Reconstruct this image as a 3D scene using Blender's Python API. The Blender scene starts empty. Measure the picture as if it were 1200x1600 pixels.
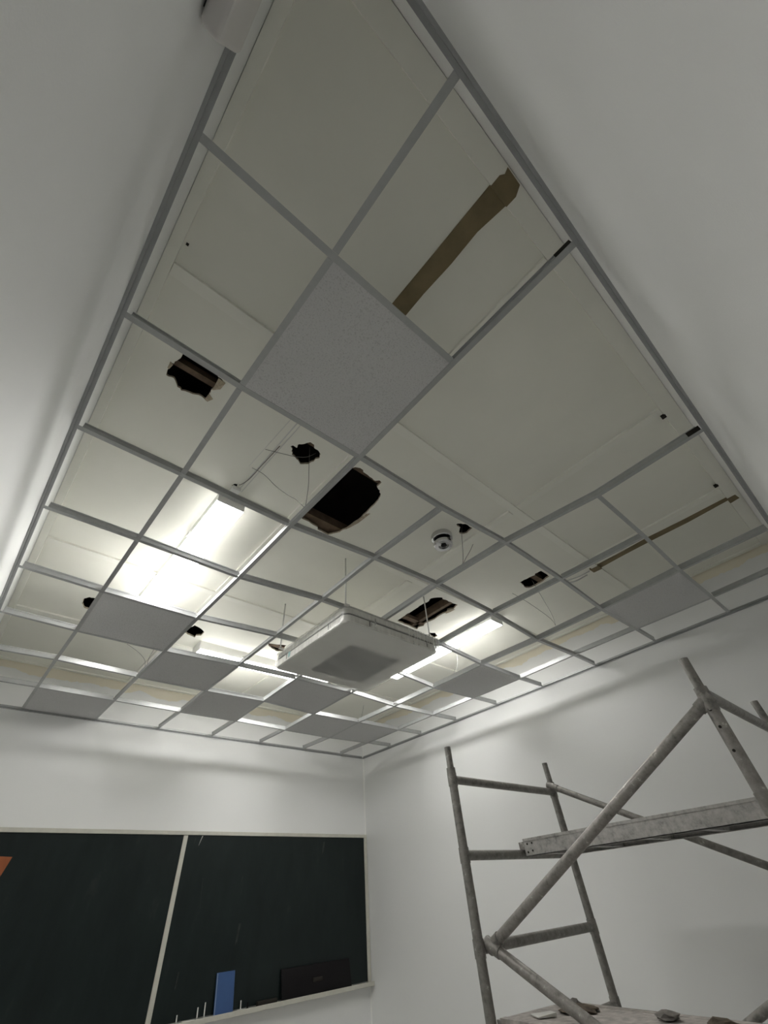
import bpy, bmesh, math, random
from mathutils import Vector, Matrix
from mathutils.geometry import tessellate_polygon

# ------------------------------------------------------------------ camera
sc = bpy.context.scene
COL = sc.collection
GZ = 3.0                      # height of the suspended grid above the floor
cam_data = bpy.data.cameras.new('camera')
cam = bpy.data.objects.new('camera', cam_data)
COL.objects.link(cam)
right = Vector((0.7507751, -0.6566733, -0.0715325))
down = Vector((0.4154062, 0.5535620, -0.7218080))
fwd = Vector((0.5135898, 0.5122005, 0.6883867))
m = Matrix.Identity(4)
for r in range(3):
    m[r][0] = right[r]; m[r][1] = -down[r]; m[r][2] = -fwd[r]
m.translation = Vector((0.38227, 0.25632, GZ - 1.55054))
cam.matrix_world = m
cam_data.sensor_fit = 'VERTICAL'
cam_data.sensor_height = 24.0
cam_data.lens = 648.5 / 1600 * 24.0
cam_data.clip_start = 0.02
sc.camera = cam

# ------------------------------------------------------------------ world, exposure
world = bpy.data.worlds.new('world'); sc.world = world
world.use_nodes = True
world.node_tree.nodes['Background'].inputs[0].default_value = (0.5, 0.52, 0.55, 1)
world.node_tree.nodes['Background'].inputs[1].default_value = 0.0
sc.view_settings.view_transform = 'Standard'
sc.view_settings.look = 'None'
sc.view_settings.gamma = 1.0
sc.view_settings.use_curve_mapping = False
sc.view_settings.exposure = 1.63
LAMP = 9.0                    # emission of the three batten lights
try:
    sc.cycles.max_bounces = 10
    sc.cycles.diffuse_bounces = 8
    sc.cycles.transparent_max_bounces = 12
    sc.cycles.sample_clamp_indirect = 6.0
except Exception:
    pass

# ------------------------------------------------------------------ materials
def new_mat(name):
    mt = bpy.data.materials.new(name); mt.use_nodes = True
    nt = mt.node_tree
    return mt, nt, nt.nodes['Principled BSDF']

def noise(nt, scale, detail=4, rough=0.55, coord='Object', vec_scale=None):
    tc = nt.nodes.new('ShaderNodeTexCoord')
    n = nt.nodes.new('ShaderNodeTexNoise')
    n.inputs['Scale'].default_value = scale
    n.inputs['Detail'].default_value = detail
    n.inputs['Roughness'].default_value = rough
    src = tc.outputs[coord]
    if vec_scale:
        mp = nt.nodes.new('ShaderNodeMapping'); mp.inputs['Scale'].default_value = vec_scale
        nt.links.new(src, mp.inputs['Vector']); src = mp.outputs['Vector']
    nt.links.new(src, n.inputs['Vector'])
    return n

def ramp(nt, src, stops):
    r = nt.nodes.new('ShaderNodeValToRGB')
    els = r.color_ramp.elements
    while len(els) < len(stops): els.new(0.5)
    for e, (p, c) in zip(els, stops):
        e.position = p; e.color = (c[0], c[1], c[2], 1)
    nt.links.new(src, r.inputs['Fac'])
    return r

def add_bump(nt, bs, src, strength, dist=0.002):
    b = nt.nodes.new('ShaderNodeBump')
    b.inputs['Strength'].default_value = strength
    b.inputs['Distance'].default_value = dist
    nt.links.new(src, b.inputs['Height'])
    nt.links.new(b.outputs['Normal'], bs.inputs['Normal'])

def simple(name, col, rough=0.6, metal=0.0, var=0.06, scale=8.0, bump=0.0, bscale=200.0, spec=0.5):
    mt, nt, bs = new_mat(name)
    bs.inputs['Roughness'].default_value = rough
    bs.inputs['Metallic'].default_value = metal
    bs.inputs['Specular IOR Level'].default_value = spec
    n = noise(nt, scale)
    lo = [max(0, c * (1 - var)) for c in col]; hi = [min(1, c * (1 + var)) for c in col]
    rp = ramp(nt, n.outputs['Fac'], [(0.3, lo), (0.7, hi)])
    nt.links.new(rp.outputs['Color'], bs.inputs['Base Color'])
    if bump:
        n2 = noise(nt, bscale, 2)
        add_bump(nt, bs, n2.outputs['Fac'], bump)
    return mt

def emitter(name, col, strength):
    mt, nt, bs = new_mat(name)
    bs.inputs['Base Color'].default_value = (0.9, 0.9, 0.9, 1)
    bs.inputs['Emission Color'].default_value = (*col, 1)
    bs.inputs['Emission Strength'].default_value = strength
    return mt

M = {}
M['wall'] = simple('wall_paint', (0.82, 0.827, 0.825), 0.55, var=0.025, scale=1.5, bump=0.12, bscale=260)
# far walls: painted only up to a ragged line just above the new grid, bare plaster above it
def wall_far(name):
    mt, nt, bs = new_mat(name)
    bs.inputs['Roughness'].default_value = 0.55
    tc = nt.nodes.new('ShaderNodeTexCoord')
    sep = nt.nodes.new('ShaderNodeSeparateXYZ'); nt.links.new(tc.outputs['Object'], sep.inputs[0])
    n = noise(nt, 3.2, 5, 0.6)
    mul = nt.nodes.new('ShaderNodeMath'); mul.operation = 'MULTIPLY_ADD'
    mul.inputs[1].default_value = 0.16; mul.inputs[2].default_value = -0.08
    nt.links.new(n.outputs['Fac'], mul.inputs[0])
    add = nt.nodes.new('ShaderNodeMath'); add.operation = 'ADD'
    nt.links.new(sep.outputs['Z'], add.inputs[0]); nt.links.new(mul.outputs[0], add.inputs[1])
    gt = nt.nodes.new('ShaderNodeMath'); gt.operation = 'GREATER_THAN'; gt.inputs[1].default_value = GZ + 0.325
    nt.links.new(add.outputs[0], gt.inputs[0])
    mix = nt.nodes.new('ShaderNodeMix'); mix.data_type = 'RGBA'
    mix.inputs['A'].default_value = (0.82, 0.827, 0.825, 1)
    mix.inputs['B'].default_value = (0.80, 0.75, 0.63, 1)
    nt.links.new(gt.outputs[0], mix.inputs['Factor'])
    nt.links.new(mix.outputs['Result'], bs.inputs['Base Color'])
    n2 = noise(nt, 260, 2); add_bump(nt, bs, n2.outputs['Fac'], 0.12)
    return mt
M['wall_far'] = wall_far('wall_paint_ragged')
M['floor'] = simple('floor_vinyl', (0.50, 0.495, 0.475), 0.4, var=0.1, scale=3)
M['ceil'] = simple('ceiling_board', (0.845, 0.84, 0.765), 0.6, var=0.03, scale=2.0, bump=0.05, bscale=120)
M['strip'] = simple('cover_strip_paint', (0.865, 0.86, 0.79), 0.5, var=0.03, scale=4)
M['torn'] = simple('torn_gypsum', (0.42, 0.36, 0.27), 0.9, var=0.25, scale=60)
M['bare'] = simple('bare_fibreboard', (0.215, 0.168, 0.092), 0.85, var=0.18, scale=9, bump=0.2, bscale=90)
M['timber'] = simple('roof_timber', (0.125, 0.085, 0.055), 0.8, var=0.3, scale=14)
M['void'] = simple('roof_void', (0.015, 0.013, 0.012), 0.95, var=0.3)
M['tee'] = simple('galvanised_tee', (0.41, 0.42, 0.42), 0.33, metal=0.3, var=0.05, scale=30)
M['angle'] = simple('wall_angle_grey', (0.36, 0.37, 0.375), 0.4, metal=0.3, var=0.06, scale=20)
def tile_mat():
    mt, nt, bs = new_mat('mineral_fibre_tile')
    bs.inputs['Roughness'].default_value = 0.85
    n = noise(nt, 170, 3, 0.6)
    rp = ramp(nt, n.outputs['Fac'], [(0.33, (0.44, 0.44, 0.44)), (0.45, (0.57, 0.57, 0.57)), (1.0, (0.62, 0.62, 0.62))])
    nt.links.new(rp.outputs['Color'], bs.inputs['Base Color'])
    add_bump(nt, bs, n.outputs['Fac'], 0.55, 0.003)
    return mt
M['tile'] = tile_mat()
M['lamp'] = emitter('lamp_diffuser', (1.0, 0.985, 0.95), LAMP)
M['lampbody'] = simple('lamp_housing', (0.78, 0.78, 0.76), 0.35, var=0.02)
M['acwhite'] = simple('ac_panel_white', (0.80, 0.795, 0.77), 0.45, var=0.03)
M['acgap'] = simple('ac_gap_dark', (0.05, 0.052, 0.055), 0.6)
M['acgrille'] = simple('ac_grille_grey', (0.16, 0.16, 0.155), 0.55, var=0.1, scale=30)
M['teal'] = simple('teal_sticker', (0.25, 0.5, 0.52), 0.5)
M['rod'] = simple('zinc_rod', (0.62, 0.62, 0.60), 0.35, metal=0.5)
M['wire'] = simple('steel_wire', (0.17, 0.165, 0.155), 0.45, metal=0.4)
M['chrome'] = simple('chrome', (0.62, 0.62, 0.62), 0.16, metal=1.0, var=0.02)
M['blackp'] = simple('black_plastic', (0.011, 0.010, 0.011), 0.6, spec=0.12)
M['plug'] = simple('dark_plug', (0.03, 0.027, 0.023), 0.7, spec=0.15)
M['plastic'] = simple('white_plastic', (0.62, 0.60, 0.59), 0.4, var=0.03)
M['cable'] = simple('white_cable', (0.66, 0.66, 0.64), 0.4)

def film_mat(name, scale, vs, bump, lo, hi, gloss):
    mt = bpy.data.materials.new(name); mt.use_nodes = True
    nt = mt.node_tree; nt.nodes.remove(nt.nodes['Principled BSDF'])
    out = nt.nodes['Material Output']
    tr = nt.nodes.new('ShaderNodeBsdfTransparent'); tr.inputs[0].default_value = (0.93, 0.93, 0.92, 1)
    df = nt.nodes.new('ShaderNodeBsdfDiffuse'); df.inputs[0].default_value = (0.82, 0.82, 0.80, 1)
    gl = nt.nodes.new('ShaderNodeBsdfGlossy'); gl.inputs['Roughness'].default_value = 0.22
    n = noise(nt, scale, 3, 0.5, vec_scale=vs)
    b = nt.nodes.new('ShaderNodeBump'); b.inputs['Strength'].default_value = bump; b.inputs['Distance'].default_value = 0.01
    nt.links.new(n.outputs['Fac'], b.inputs['Height'])
    for q in (df, gl): nt.links.new(b.outputs['Normal'], q.inputs['Normal'])
    m1 = nt.nodes.new('ShaderNodeMixShader'); m1.inputs[0].default_value = gloss
    nt.links.new(df.outputs[0], m1.inputs[1]); nt.links.new(gl.outputs[0], m1.inputs[2])
    rp = ramp(nt, n.outputs['Fac'], [(0.3, (lo,) * 3), (0.75, (hi,) * 3)])
    m2 = nt.nodes.new('ShaderNodeMixShader')
    nt.links.new(rp.outputs['Color'], m2.inputs[0])
    nt.links.new(tr.outputs[0], m2.inputs[1]); nt.links.new(m1.outputs[0], m2.inputs[2])
    nt.links.new(m2.outputs[0], out.inputs['Surface'])
    return mt
M['film'] = film_mat('plastic_film', 9, (4, 4, 1.0), 0.22, 0.14, 0.42, 0.3)
M['sheet'] = film_mat('plastic_film_sheet', 2.0, (1, 1.6, 1), 0.02, 0.35, 0.41, 0.06)

def board_mat():
    mt, nt, bs = new_mat('chalkboard_green')
    bs.inputs['Roughness'].default_value = 0.42
    bs.inputs['Specular IOR Level'].default_value = 0.25
    n = noise(nt, 2.6, 6, 0.62, vec_scale=(2.2, 1, 0.8))
    rp = ramp(nt, n.outputs['Fac'], [(0.35, (0.0075, 0.0125, 0.0125)), (0.62, (0.011, 0.018, 0.0175)), (0.82, (0.03, 0.036, 0.035))])
    nt.links.new(rp.outputs['Color'], bs.inputs['Base Color'])
    return mt
M['board'] = board_mat()
M['frame'] = simple('board_frame_cream', (0.56, 0.55, 0.49), 0.45, var=0.05, scale=20)
M['chalk'] = simple('chalk_white', (0.7, 0.7, 0.67), 0.9)
M['bead'] = simple('corner_bead_paint', (0.90, 0.90, 0.88), 0.5, var=0.02)
M['smudge'] = simple('chalk_smudge', (0.028, 0.034, 0.033), 0.9, var=0.3, scale=30)
M['blue'] = simple('blue_cover', (0.035, 0.09, 0.24), 0.5, var=0.08)
M['blueedge'] = simple('blue_cover_edge', (0.25, 0.32, 0.45), 0.6)
M['orange'] = simple('orange_card', (0.30, 0.085, 0.025), 0.7, var=0.15, scale=12)

def tube_mat(name, base, splat):
    mt, nt, bs = new_mat(name)
    bs.inputs['Metallic'].default_value = 0.35
    bs.inputs['Roughness'].default_value = 0.45
    n = noise(nt, 26, 6, 0.7)
    rp = ramp(nt, n.outputs['Fac'], [(0.30, [c * 0.55 for c in base]), (0.46, base), (0.62, [min(1, c * 1.25) for c in base]), (0.68, splat), (0.8, splat)])
    nt.links.new(rp.outputs['Color'], bs.inputs['Base Color'])
    n2 = noise(nt, 60, 4); add_bump(nt, bs, n2.outputs['Fac'], 0.35, 0.002)
    return mt
M['tube'] = tube_mat('scaffold_tube', (0.235, 0.225, 0.21), (0.55, 0.54, 0.51))
M['tube2'] = tube_mat('scaffold_tube_splattered', (0.26, 0.245, 0.23), (0.60, 0.58, 0.55))
M['plank'] = tube_mat('plank_aluminium', (0.42, 0.41, 0.395), (0.55, 0.53, 0.50))
M['plankdark'] = simple('plank_plywood', (0.09, 0.08, 0.07), 0.8, var=0.25, scale=14)
M['dust'] = simple('dusty_deck', (0.44, 0.41, 0.385), 0.9, var=0.28, scale=24, bump=0.4, bscale=70)
M['debris'] = simple('debris_brown', (0.11, 0.085, 0.06), 0.9, var=0.5, scale=35, bump=0.6, bscale=50)
M['rag'] = simple('grey_lump', (0.2, 0.185, 0.17), 0.9, var=0.4, scale=30, bump=0.6, bscale=50)

# ------------------------------------------------------------------ helpers
def obj(name, verts, faces, mat, parent=None, smooth=False):
    me = bpy.data.meshes.new(name)
    me.from_pydata([tuple(v) for v in verts], [], faces)
    me.update()
    o = bpy.data.objects.new(name, me); COL.objects.link(o)
    if mat is not None: me.materials.append(mat if not isinstance(mat, str) else M[mat])
    if smooth:
        for p in me.polygons: p.use_smooth = True
    if parent is not None:
        o.parent = parent
        o.matrix_parent_inverse = Matrix.Translation(-Vector(parent.location))
    return o

def tag(o, label=None, cat=None, group=None, kind=None):
    if label: o['label'] = label
    if cat: o['category'] = cat
    if group: o['group'] = group
    if kind: o['kind'] = kind
    return o

def empty(name, loc, label=None, cat=None, group=None, kind=None):
    o = bpy.data.objects.new(name, None); COL.objects.link(o)
    o.location = loc; o.empty_display_size = 0.1
    return tag(o, label, cat, group, kind)

class MB:
    def __init__(s): s.v = []; s.f = []
    def add(s, vs, fs):
        b = len(s.v); s.v += [tuple(v) for v in vs]; s.f += [tuple(i + b for i in f) for f in fs]
        return s
    def box(s, x0, x1, y0, y1, z0, z1):
        vs = [(x0, y0, z0), (x1, y0, z0), (x1, y1, z0), (x0, y1, z0), (x0, y0, z1), (x1, y0, z1), (x1, y1, z1), (x0, y1, z1)]
        return s.add(vs, [(0, 3, 2, 1), (4, 5, 6, 7), (0, 1, 5, 4), (1, 2, 6, 5), (2, 3, 7, 6), (3, 0, 4, 7)])
    def hexa(s, a, b):      # a, b: two quads (lists of 4 points), b above a
        return s.add(list(a) + list(b), [(0, 3, 2, 1), (4, 5, 6, 7), (0, 1, 5, 4), (1, 2, 6, 5), (2, 3, 7, 6), (3, 0, 4, 7)])
    def tube(s, pts, r, n=10, cap=True):
        pts = [Vector(p) for p in pts]
        rr = r if isinstance(r, (list, tuple)) else [r] * len(pts)
        d0 = (pts[1] - pts[0]).normalized()
        up = Vector((0, 0, 1)) if abs(d0.z) < 0.9 else Vector((1, 0, 0))
        base = len(s.v)
        for k, p in enumerate(pts):
            d = (pts[min(k + 1, len(pts) - 1)] - pts[max(k - 1, 0)]).normalized()
            a = up - d * up.dot(d); a.normalize(); b = d.cross(a); up = a
            for q in range(n):
                t = 2 * math.pi * q / n
                s.v.append(tuple(p + (a * math.cos(t) + b * math.sin(t)) * rr[k]))
        for k in range(len(pts) - 1):
            for q in range(n):
                q2 = (q + 1) % n
                s.f.append((base + k * n + q, base + k * n + q2, base + (k + 1) * n + q2, base + (k + 1) * n + q))
        if cap:
            s.f.append(tuple(base + q for q in reversed(range(n))))
            e = base + (len(pts) - 1) * n
            s.f.append(tuple(e + q for q in range(n)))
        return s
    def build(s, name, mat, parent=None, smooth=False):
        return obj(name, s.v, s.f, mat, parent, smooth)

def smooth_by_angle(o, ang=40):
    me = o.data
    for p in me.polygons: p.use_smooth = True
    bm = bmesh.new(); bm.from_mesh(me)
    for e in bm.edges:
        if len(e.link_faces) == 2 and e.calc_face_angle(0) > math.radians(ang): e.smooth = False
    bm.to_mesh(me); bm.free()
    return o

def bevel(o, w, seg=2):
    bm = bmesh.new(); bm.from_mesh(o.data)
    bmesh.ops.remove_doubles(bm, verts=bm.verts, dist=1e-5)
    bmesh.ops.bevel(bm, geom=list(bm.edges), offset=w, segments=seg, affect='EDGES', profile=0.5)
    bm.to_mesh(o.data); bm.free()
    return smooth_by_angle(o, 35)

# ------------------------------------------------------------------ room shell
X0, X1, Y0, Y1 = 0.14, 4.635, 0.03, 5.40
ZC = GZ + 0.41               # old upper ceiling
ZT = ZC + 0.50               # top of the roof void
def wall(name, x0, x1, y0, y1, mat):
    return tag(MB().box(x0, x1, y0, y1, 0, ZT).build(name, mat), kind='structure')
wall('wall_left', X0 - 0.12, X0, Y0 - 0.12, Y1 + 0.12, 'wall')
wall('wall_near', X0, X1, Y0 - 0.12, Y0, 'wall')
wall('wall_right', X1, X1 + 0.12, Y0 - 0.12, Y1 + 0.12, 'wall_far')
wall('wall_back', X0, X1, Y1, Y1 + 0.12, 'wall_far')
tag(MB().box(X0 - 0.12, X1 + 0.12, Y0 - 0.12, Y1 + 0.12, -0.1, 0.0).build('floor', 'floor'), kind='structure')

# ------------------------------------------------------------------ old upper ceiling: boards with torn holes, cover strips, void
ceiling = empty('ceiling', ((X0 + X1) / 2, (Y0 + Y1) / 2, ZC), kind='structure',
                label='old off-white boarded ceiling with torn holes seen above the open grid')
HOLES = dict(
 h1=[(0.347,1.627),(0.344,1.581),(0.34,1.55),(0.353,1.546),(0.361,1.514),(0.365,1.470),(0.45,1.462),(0.526,1.466),(0.544,1.480),(0.573,1.488),(0.57,1.533),(0.551,1.56),(0.549,1.594),(0.571,1.613),(0.554,1.636),(0.513,1.634),(0.488,1.648),(0.434,1.664),(0.406,1.647),(0.38,1.62)],
 h2=[(1.049,1.626),(1.058,1.613),(1.085,1.615),(1.079,1.585),(1.111,1.548),(1.123,1.533),(1.15,1.535),(1.163,1.554),(1.197,1.557),(1.219,1.57),(1.23,1.598),(1.215,1.616),(1.217,1.639),(1.204,1.674),(1.165,1.705),(1.14,1.687),(1.107,1.676),(1.087,1.673),(1.07,1.639)],
 h3=[(1.447,2.103),(1.572,2.112),(1.587,2.133),(1.678,2.136),(1.713,2.088),(1.744,2.006),(1.757,1.886),(1.753,1.794),(1.739,1.651),(1.725,1.614),(1.69,1.578),(1.651,1.563),(1.652,1.518),(1.631,1.513),(1.611,1.533),(1.58,1.527),(1.531,1.523),(1.505,1.522),(1.494,1.51),(1.469,1.509),(1.443,1.521),(1.425,1.544),(1.42,1.8),(1.42,2.089)],
 h4=[(2.348,1.497),(2.371,1.47),(2.401,1.453),(2.476,1.452),(2.487,1.512),(2.474,1.537),(2.448,1.551),(2.42,1.53),(2.401,1.503),(2.371,1.505)],
 h5=[(3.381,1.671),(3.385,1.6),(3.397,1.524),(3.378,1.511),(3.388,1.457),(3.522,1.462),(3.542,1.559),(3.54,1.588),(3.537,1.633),(3.523,1.671),(3.49,1.688),(3.437,1.675)],
 h6=[(2.934,2.766),(2.927,2.678),(2.922,2.611),(2.929,2.558),(2.926,2.479),(2.922,2.408),(2.934,2.355),(2.917,2.314),(2.931,2.28),(2.985,2.236),(3.023,2.248),(3.077,2.243),(3.118,2.241),(3.202,2.237),(3.223,2.303),(3.19,2.354),(3.216,2.377),(3.204,2.441),(3.214,2.535),(3.193,2.652),(3.219,2.695),(3.194,2.742),(3.211,2.777),(3.03,2.775)],
 h7=[(3.362,2.755),(3.399,2.747),(3.421,2.732),(3.488,2.769),(3.485,2.812),(3.437,2.802)],
 h8=[(2.156,3.808),(2.206,3.797),(2.264,3.781),(2.33,3.755),(2.37,3.892),(2.303,3.911),(2.239,3.885),(2.186,3.853)],
 h9=[(1.424,4.03),(1.432,3.91),(1.446,3.859),(1.502,3.879),(1.569,3.935),(1.57,4.008),(1.532,4.033),(1.538,4.074),(1.48,4.052)],
 h10=[(0.578,3.998),(0.576,3.918),(0.602,3.877),(0.642,3.872),(0.672,3.963),(0.643,4.068),(0.614,4.068)],
 h11=[(0.927,2.105),(0.935,2.082),(0.95,2.076),(0.958,2.099),(0.957,2.119)])
random.seed(4)
def jag(pts, k=2, amp=0.005):
    out = []
    n = len(pts)
    for i in range(n):
        a = Vector(pts[i]); b = Vector(pts[(i + 1) % n])
        out.append(tuple(a))
        L = (b - a).length
        if L > 0.03:
            nn = Vector((-(b - a).y, (b - a).x)).normalized()
            for q in range(1, k + 1):
                out.append(tuple(a.lerp(b, q / (k + 1)) + nn * random.uniform(-amp, amp)))
    return out
HOLES = {k: jag(v) for k, v in HOLES.items()}
XS = [X0, 1.381, 2.566, 3.593, X1]
YS = [Y0, 1.144, 2.18, 3.272, 4.312, Y1]
TB = 0.014
def area2(p):
    return sum(p[i][0] * p[(i + 1) % len(p)][1] - p[(i + 1) % len(p)][0] * p[i][1] for i in range(len(p)))
for a in range(len(XS) - 1):
    for b in range(len(YS) - 1):
        g = 0.002
        x0, x1, y0, y1 = XS[a] + g, XS[a + 1] - g, YS[b] + g, YS[b + 1] - g
        loops = [[(x0, y0), (x1, y0), (x1, y1), (x0, y1)]]
        for h in HOLES.values():
            cx = sum(p[0] for p in h) / len(h); cy = sum(p[1] for p in h) / len(h)
            if x0 < cx < x1 and y0 < cy < y1:
                hh = [(min(max(p[0], x0 + .004), x1 - .004), min(max(p[1], y0 + .004), y1 - .004)) for p in h]
                if area2(hh) > 0: hh = hh[::-1]
                loops.append(hh)
        flat = [p for l in loops for p in l]
        tris = tessellate_polygon([[Vector((p[0], p[1], 0)) for p in l] for l in loops])
        n = len(flat)
        vs = [(p[0], p[1], ZC) for p in flat] + [(p[0], p[1], ZC + TB) for p in flat]
        fs = []
        for t in tris:
            p = [flat[i] for i in t]
            t = tuple(t) if area2(p) < 0 else tuple(reversed(t))    # underside faces down
            fs.append(t); fs.append(tuple(i + n for i in reversed(t)))
        ntop = len(fs); s = 0
        for l in loops:
            L = len(l)
            for i in range(L):
                j = (i + 1) % L
                fs.append((s + i, s + j, s + j + n, s + i + n))
            s += L
        o = obj('ceiling_panel', vs, fs, 'ceil', ceiling)
        o.data.materials.append(M['torn'])
        for k, p in enumerate(o.data.polygons):
            if k >= ntop + 4: p.material_index = 1
# torn paper edges hanging at two holes
def flap(pts, dz=0.012):
    n = len(pts)
    vs = [(x, y, ZC - 0.001 - dz * (i % 2)) for i, (x, y) in enumerate(pts)] + [(x, y, ZC - 0.004 - dz * (i % 2)) for i, (x, y) in enumerate(pts)]
    fs = [tuple(range(n)), tuple(reversed(range(n, 2 * n)))] + [(i, (i + 1) % n, (i + 1) % n + n, i + n) for i in range(n)]
    obj('torn_edge', vs, fs, 'torn', ceiling)
flap([(0.548, 1.483), (0.585, 1.482), (0.582, 1.535), (0.552, 1.556)])
flap([(0.549, 1.594), (0.577, 1.607), (0.562, 1.642), (0.545, 1.634)], 0.006)
flap([(0.336, 1.545), (0.352, 1.548), (0.346, 1.585), (0.337, 1.58)], 0.006)
flap([(1.757, 1.80), (1.775, 1.78), (1.772, 1.90), (1.752, 1.97), (1.742, 2.01), (1.748, 1.90)], 0.004)
flap([(3.185, 2.35), (3.232, 2.30), (3.236, 2.37), (3.214, 2.40)], 0.006)

# cover strips nailed over the board joints
def strip(x0, x1, y0, y1, t=0.013):
    return MB().hexa([(x0 + .002, y0 + .002, ZC - t), (x1 - .002, y0 + .002, ZC - t), (x1 - .002, y1 - .002, ZC - t), (x0 + .002, y1 - .002, ZC - t)],
                     [(x0, y0, ZC), (x1, y0, ZC), (x1, y1, ZC), (x0, y1, ZC)]).build('cover_strip', 'strip', ceiling)
for x in (1.352, 2.537, 3.565):
    yy = [Y0 + .08, 1.115, 1.172, 2.151, 2.208, 3.243, 3.30, 4.283, 4.34, Y1 - .055]
    for k in range(0, len(yy) - 1, 2):
        strip(x, x + 0.057, yy[k] + .0015, yy[k + 1] - .0015)
for y in (1.115, 2.151, 3.243, 4.283):
    strip(X0 + .047, X1 - .055, y, y + 0.057)
strip(X0, X0 + 0.047, Y0, Y1, 0.014)
strip(X0 + .047, X1, Y0, Y0 + 0.082, 0.014)
strip(X1 - 0.055, X1 - 0.012, Y0 + .082, Y1 - .055, 0.012)
strip(X0 + .047, X1 - .012, Y1 - 0.055, Y1 - 0.012, 0.012)
# bare brown strips where old battens were pulled off
def plate(name, pts, t, mat):
    n = len(pts)
    if area2(pts) > 0: pts = pts[::-1]
    vs = [(x, y, ZC - t) for x, y in pts] + [(x, y, ZC + 0.002) for x, y in pts]
    fs = [tuple(range(n)), tuple(reversed(range(n, 2 * n)))] + [(i, i + n, (i + 1) % n + n, (i + 1) % n) for i in range(n)]
    return obj(name, vs, fs, mat, ceiling)
tag(plate('bare_strip', [(0.979,0.68),(0.980,0.40),(0.979,0.112),(1.080,0.113),(1.062,0.241),(1.066,0.391),(1.060,0.55),(1.062,0.679)], 0.003, 'bare'), label='brown unpainted fibreboard strip near the near wall')
plate('bare_strip', [(0.981,0.113),(0.981,0.07),(0.993,0.055),(0.985,0.036),(1.063,0.037),(1.082,0.069),(1.080,0.113)], 0.017, 'bare')
tag(plate('bare_strip', [(3.712,1.112),(3.714,0.9),(3.705,0.68),(3.722,0.39),(3.727,0.113),(3.772,0.113),(3.784,0.392),(3.773,0.679),(3.772,0.9),(3.780,1.112)], 0.003, 'bare'), label='long brown unpainted strip beside the scaffold side')
plate('bare_strip', [(3.727,0.113),(3.728,0.06),(3.79,0.05),(3.80,0.113)], 0.017, 'bare')
plate('bare_strip', [(3.712,1.112),(3.708,1.185),(3.775,1.185),(3.782,1.112)], 0.016, 'bare')
for (x, y) in ((2.60, 0.045), (3.50, 0.045)):
    MB().box(x, x + 0.03, y + 0.06, y + 0.085, ZC - 0.016, ZC - 0.006).build('nail_block', 'plug', ceiling)
MB().box(0.196, 0.206, 1.02, 1.03, ZC - 0.004, ZC).build('nail_head', 'plug', ceiling)

# roof void: dark deck and timbers seen through the holes
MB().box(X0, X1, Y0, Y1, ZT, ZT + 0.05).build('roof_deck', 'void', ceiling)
def joist(x0, x1, y0, y1, z0, z1):
    MB().box(x0, x1, y0, y1, ZC + z0, ZC + z1).build('joist', 'timber', ceiling)
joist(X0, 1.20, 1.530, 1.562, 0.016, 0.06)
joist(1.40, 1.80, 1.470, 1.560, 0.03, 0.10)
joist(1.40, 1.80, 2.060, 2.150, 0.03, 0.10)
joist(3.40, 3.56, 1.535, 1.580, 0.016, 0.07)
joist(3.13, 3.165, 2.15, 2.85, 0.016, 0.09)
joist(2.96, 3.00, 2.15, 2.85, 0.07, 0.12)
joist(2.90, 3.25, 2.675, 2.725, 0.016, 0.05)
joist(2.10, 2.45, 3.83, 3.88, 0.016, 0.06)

# ------------------------------------------------------------------ perimeter angle trims
def angle(name, a, b, inward):
    (ax, ay), (bx, by) = a, b
    mb = MB()
    ix, iy = inward
    w, t = 0.024, 0.0015
    def rect(o0, o1, z0, z1):
        xs = [ax + ix * o0, ax + ix * o1, bx + ix * o0, bx + ix * o1]; ys = [ay + iy * o0, ay + iy * o1, by + iy * o0, by + iy * o1]
        mb.box(min(xs), max(xs), min(ys), max(ys), z0, z1)
    rect(0.0, w, GZ - 0.001, GZ + t)             # horizontal leg
    rect(0.0, 0.0035, GZ + t, GZ + 0.022)        # leg on the wall
    rect(0.0, 0.010, GZ - 0.009, GZ - 0.001)     # lower shadow lip
    return tag(mb.build(name, 'angle'), kind='structure')
angle('trim_1', (X0, Y0), (X0, Y1), (1, 0))
angle('trim_2', (X0 + .024, Y0), (X1, Y0), (0, 1))
angle('trim_3', (X1, Y0 + .024), (X1, Y1), (-1, 0))
angle('trim_4', (X0 + .024, Y1), (X1 - .024, Y1), (0, -1))

tag(MB().add([(X1, Y1, 0), (X1 - .009, Y1, 0), (X1 - .004, Y1 - .004, 0), (X1, Y1 - .009, 0), (X1, Y1, ZC), (X1 - .009, Y1, ZC), (X1 - .004, Y1 - .004, ZC), (X1, Y1 - .009, ZC)],
         [(0, 1, 2, 3), (7, 6, 5, 4), (1, 5, 6, 2), (2, 6, 7, 3)]).build('trim_5', 'bead'), kind='structure')   # painted corner bead

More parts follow.
